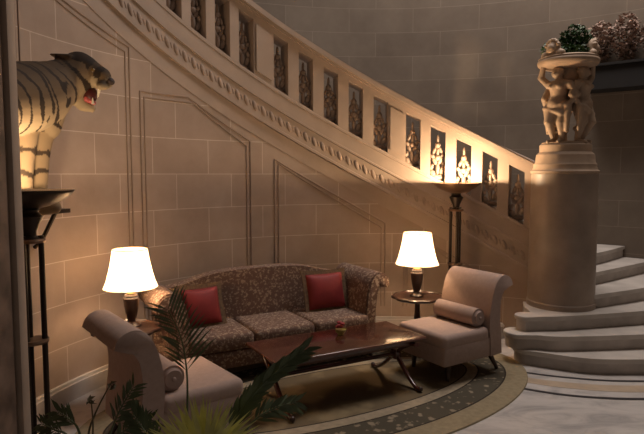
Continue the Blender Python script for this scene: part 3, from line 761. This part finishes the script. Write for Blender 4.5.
# brow, ears
hc = at(79, 69, 4.05)
for s, Yd in ((0, 3.955), (1, 4.13)):
    capsule(bm, at(70, 59, Yd), at(51, 54.5, Yd + .01), .036, .012); ell(bm, at(67, 59, Yd), (.05, .022, .034), 2)
bm = fuse(bm, .0105, 9)
lay = bm.loops.layers.float_color.new('Col')
ORG, WHT, DRK, BRN = Vector((.20, .13, .07)), Vector((.35, .275, .175)), Vector((.035, .024, .017)), Vector((.07, .046, .028))
def nz(p, s): return noise.noise(Vector(p) * s)
def fur(co, no):
    best = None
    for p, r, q, r2, tagn, s0 in SK:
        d = q - p; L2 = d.length_squared; k = max(0, min(1, (co - p).dot(d) / L2)); c = p + d * k
        dist = (co - c).length - (r + (r2 - r) * k)
        if best is None or dist < best[0]: best = (dist, tagn, s0 + k * math.sqrt(L2), k)
    _, tagn, s, k = best
    wob = nz(co, 5) * .05 + nz(co, 14) * .015
    under = max(0, min(1, -no.z * 1.2 + .1))
    col = ORG.lerp(WHT, under)
    if tagn in ('body', 'neck'):
        st = math.sin((s + wob - co.z * .42) * 2 * PI / (.135 if tagn == 'body' else .12)); th = .62 + .2 * under + .45 * nz(co, 7)
        col = col.lerp(BRN, max(0, min(.9, no.z * 1.1 + .1)))
        if st > th: col = DRK
    elif tagn == 'chest':
        col = ORG.lerp(WHT, .6); 
        if math.sin((co.z + wob) * 2 * PI / .12) > .8: col = DRK
    elif tagn == 'leg':
        col = ORG.lerp(WHT, .35)
        if math.sin((co.z + wob * 1.3) * 2 * PI / .15) > .75 + .5 * nz(co, 9): col = DRK.lerp(BRN, .3)
    elif tagn == 'paw': col = ORG.lerp(WHT, .3)
    elif tagn == 'head':
        top = max(0, min(1, no.z * 1.3 + .45)); col = ORG.lerp(BRN, top)
        if math.sin((co - hc).length * 2 * PI / .055 + nz(co, 11) * 2.4) > .35 - .5 * top: col = DRK
    elif tagn == 'muzzle':
        col = WHT.lerp(BRN, max(0, min(1, no.z + .35)))
    elif tagn == 'cheek':
        col = WHT.lerp(ORG, .3)
        if math.sin((co - hc).length * 2 * PI / .07 + nz(co, 9) * 2) > .55: col = DRK
    elif tagn == 'jaw': col = WHT
    return col
bm.normal_update()
vc = {v.index: fur(v.co, v.normal) for v in bm.verts}
for f in bm.faces:
    for l in f.loops: c = vc[l.vert.index]; l[lay] = (c.x, c.y, c.z, 1)
obj('body', bm, M['tiger'], tg, True, smooth=180)
bm = NB(); ell(bm, at(90, 95.5, 4.05), (.052, .047, .062), 3, Matrix.Rotation(.5, 3, 'Y')); obj('mouth', bm, M['mouth'], tg, True, smooth=180)
bm = NB(); capsule(bm, at(87, 99, 4.02), at(94, 103, 4.035), .022, .014); obj('tongue', bm, M['tongue'], tg, True, smooth=180)
for (a_, b_) in (((99, 89, 4.015), (97.5, 98, 4.015)), ((99.5, 89, 4.10), (98.5, 97, 4.10)), ((93, 104, 4.02), (92.5, 97, 4.02)), ((94, 104, 4.09), (93.5, 98, 4.09))):
    bm = NB(); tube(bm, [at(*a_), at(*b_)], [.011, .002], 8); obj('tooth', bm, M['tooth'], tg, True)
bm = NB(); ell(bm, at(111, 81.5, 4.05), (.024, .04, .026), 2); obj('nose', bm, M['nose'], tg, True, smooth=180)
for Yd in (3.985, 4.125):
    bm = NB(); ell(bm, at(93, 70, Yd), .015, 2); obj('eye', bm, M['eye'], tg, True, smooth=180)
# ================================================================== PALMS
def frond(bm, pts, n, ll, droop=.35, side=(1, 1), start=.25, wid=.014, ang=.75, upv=Vector((0, 0, 1))):
    path = catmull(pts, 8); tube(bm, path, [.008, .002], 6); m = len(path) - 1
    for i in range(n):
        f = start + (1 - start) * i / (n - 1); k = min(m - 1, int(f * m)); p = path[k].lerp(path[k + 1], f * m - k)
        t = (path[k + 1] - path[k]).normalized(); x = t.cross(Vector((0, -1, 0.25))).normalized()
        for s in (-1, 1):
            if not side[0 if s < 0 else 1]: continue
            L = ll * (1 - .55 * abs(f - .45) ** 1.2) * random.uniform(.85, 1.1) * (side[0] if s < 0 else side[1])
            d = (t * math.cos(ang) + x * s * math.sin(ang) + Vector((0, random.uniform(-.25, .25), 0))).normalized()
            w = t.cross(d).cross(d).normalized() * wid
            q = [p, p + d * L * .35 + w - Vector((0, 0, droop * L * .05)), p + d * L * .35 - w - Vector((0, 0, droop * L * .05)), p + d * L * .75 + w * .6 - Vector((0, 0, droop * L * .25)), p + d * L * .75 - w * .6 - Vector((0, 0, droop * L * .25)), p + d * L - Vector((0, 0, droop * L * .5))]
            v = [bm.verts.new(k_) for k_ in q]
            bm.faces.new((v[0], v[1], v[2])); bm.faces.new((v[1], v[3], v[4], v[2])); bm.faces.new((v[3], v[5], v[4]))
def pot(t, x, y, h, r):
    bm = NB(); lathe(bm, [(0, 0), (r * .72, 0), (r * .95, h * .85), (r * 1.05, h * .86), (r * 1.05, h), (r * .95, h), (r * .93, h * .92), (0, h * .92)], (x, y, 0), 32); obj('pot', bm, M['pot'], t, True)
    bm = NB(); lathe(bm, [(r * .93, h * .9), (r * .9, h * .93), (0, h * .95)], (x, y, 0), 24); obj('soil', bm, M['soil'], t, True)
px, py = -.55, 2.42
t = thing('potted_palm', 'feathery green palm in the foreground with fronds rising in front of the sofa', 'plant', (px, py, 0))
pot(t, px, py, .34, .19)
base = Vector((px, py, .32))
F1 = [base, at(186, 480, 2.46), at(187, 425, 2.5), at(187, 375, 2.52), at(181, 338, 2.5), at(168, 310, 2.46)]
bm = NB(); frond(bm, F1, 15, .21, .3, (.8, 1.2), .62, .0055, .68); obj('frond', bm, M['leaf_dark'], t, True, smooth=0)
F2 = [base, at(215, 470, 2.3), at(232, 425, 2.25), at(262, 385, 2.25), at(303, 351, 2.28)]
bm = NB(); frond(bm, F2, 26, .13, .2, (1, 1), .48, .011, .35); obj('frond', bm, M['leaf_dark'], t, True, smooth=0)
def fan(bm, c, n, L, a0, a1, Y, w=.010):
    for i in range(n):
        a = math.radians(a0 + (a1 - a0) * i / (n - 1) + random.uniform(-3, 3)); l = L * random.uniform(.8, 1.08)
        p = at(c[0], c[1], Y); q = at(c[0] + l * math.cos(a), c[1] - l * math.sin(a), Y + random.uniform(-.12, .12)); d = (q - p)
        x = d.cross(Vector((0, -1, random.uniform(-.6, .6)))).normalized() * w
        v = [bm.verts.new(k) for k in (p, p + d * .45 + x, p + d * .45 - x, q)]
        bm.faces.new((v[0], v[1], v[2])); bm.faces.new((v[1], v[3], v[2]))
bm = NB(); fan(bm, (205, 455), 34, 62, 20, 165, 2.15); fan(bm, (200, 470), 26, 72, 30, 150, 2.25)
tube(bm, catmull([base, at(205, 500, 2.25), at(203, 455, 2.18)], 6), .008, 6); obj('frond', bm, M['leaf'], t, True, smooth=0)
F4 = [base, at(225, 470, 2.3), at(250, 425, 2.3), at(275, 408, 2.35), at(296, 402, 2.4)]
bm = NB(); frond(bm, F4, 14, .10, .3, (1, 1), .55, .008, .6); obj('frond', bm, M['leaf_dark'], t, True, smooth=0)
F5 = [base, at(170, 480, 2.3), at(150, 440, 2.3), at(133, 415, 2.34)]
bm = NB(); frond(bm, F5, 14, .13, .3, (1, 1), .5, .009, .6); obj('frond', bm, M['leaf_dark'], t, True, smooth=0)
px, py = -1.13, 2.62
t = thing('potted_plant', 'dark thin-stemmed leafy plant at the lower left corner beside the wall', 'plant', (px, py, 0))
pot(t, px, py, .30, .16)
base = Vector((px, py, .28))
for q in ([base, at(88, 440, 2.66), at(96, 412, 2.7), at(112, 381, 2.75)], [base, at(92, 450, 2.66), at(93, 425, 2.66), at(91, 398, 2.66)]):
    bm = NB(); tube(bm, catmull(q, 6), [.007, .003], 6); leaves(bm, q[-1] - Vector((0, 0, .015)), (.02, .02, .02), 8, .02); obj('stem', bm, M['stem'], t, True)
for k, q in enumerate(([base, at(70, 440, 2.62), at(55, 430, 2.66), at(42, 424, 2.7)], [base, at(80, 435, 2.62), at(70, 420, 2.62), at(58, 412, 2.64)], [base, at(108, 440, 2.5), at(120, 410, 2.46), at(133, 388, 2.46)], [base, at(110, 450, 2.5), at(126, 430, 2.45), at(150, 420, 2.42)])):
    bm = NB(); frond(bm, q, 11, .11, .3, (1, 1), .5, .007, .6); obj('frond', bm, M['leaf_dark'], t, True, smooth=0)
# ================================================================== LIGHT, WORLD, CAMERA
w = bpy.data.worlds.new('World'); bpy.context.scene.world = w; w.use_nodes = True
bg = w.node_tree.nodes['Background']; bg.inputs['Color'].default_value = (1, .80, .68, 1); bg.inputs['Strength'].default_value = .055
def area(name, loc, target, sx, sy, power, col):
    l = bpy.data.lights.new(name, 'AREA'); l.shape = 'RECTANGLE'; l.size = sx; l.size_y = sy; l.energy = power; l.color = col
    o = bpy.data.objects.new(name, l); C.objects.link(o); o.location = loc
    o.rotation_euler = (Vector(target) - Vector(loc)).to_track_quat('-Z', 'Y').to_euler(); return o
area('unseen_overhead_light', (2.7, 6.2, 7.6), (2.6, 5.6, 0), 2.6, 2.0, 300, (1, .89, .83))  # unseen overhead light, added for the treads, rail tops and back wall
cam = bpy.data.cameras.new('Camera'); co = bpy.data.objects.new('Camera', cam); C.objects.link(co)
cam.sensor_width = 36; cam.lens = 36 * F / 644; co.location = (0, 0, H); co.rotation_euler = (PI / 2 - TH, 0, 0); cam.clip_start = .05
sc = bpy.context.scene; sc.camera = co
vs = sc.view_settings; vs.view_transform = 'Standard'; vs.look = 'None'; vs.gamma = 1; vs.use_curve_mapping = False; vs.exposure = 0
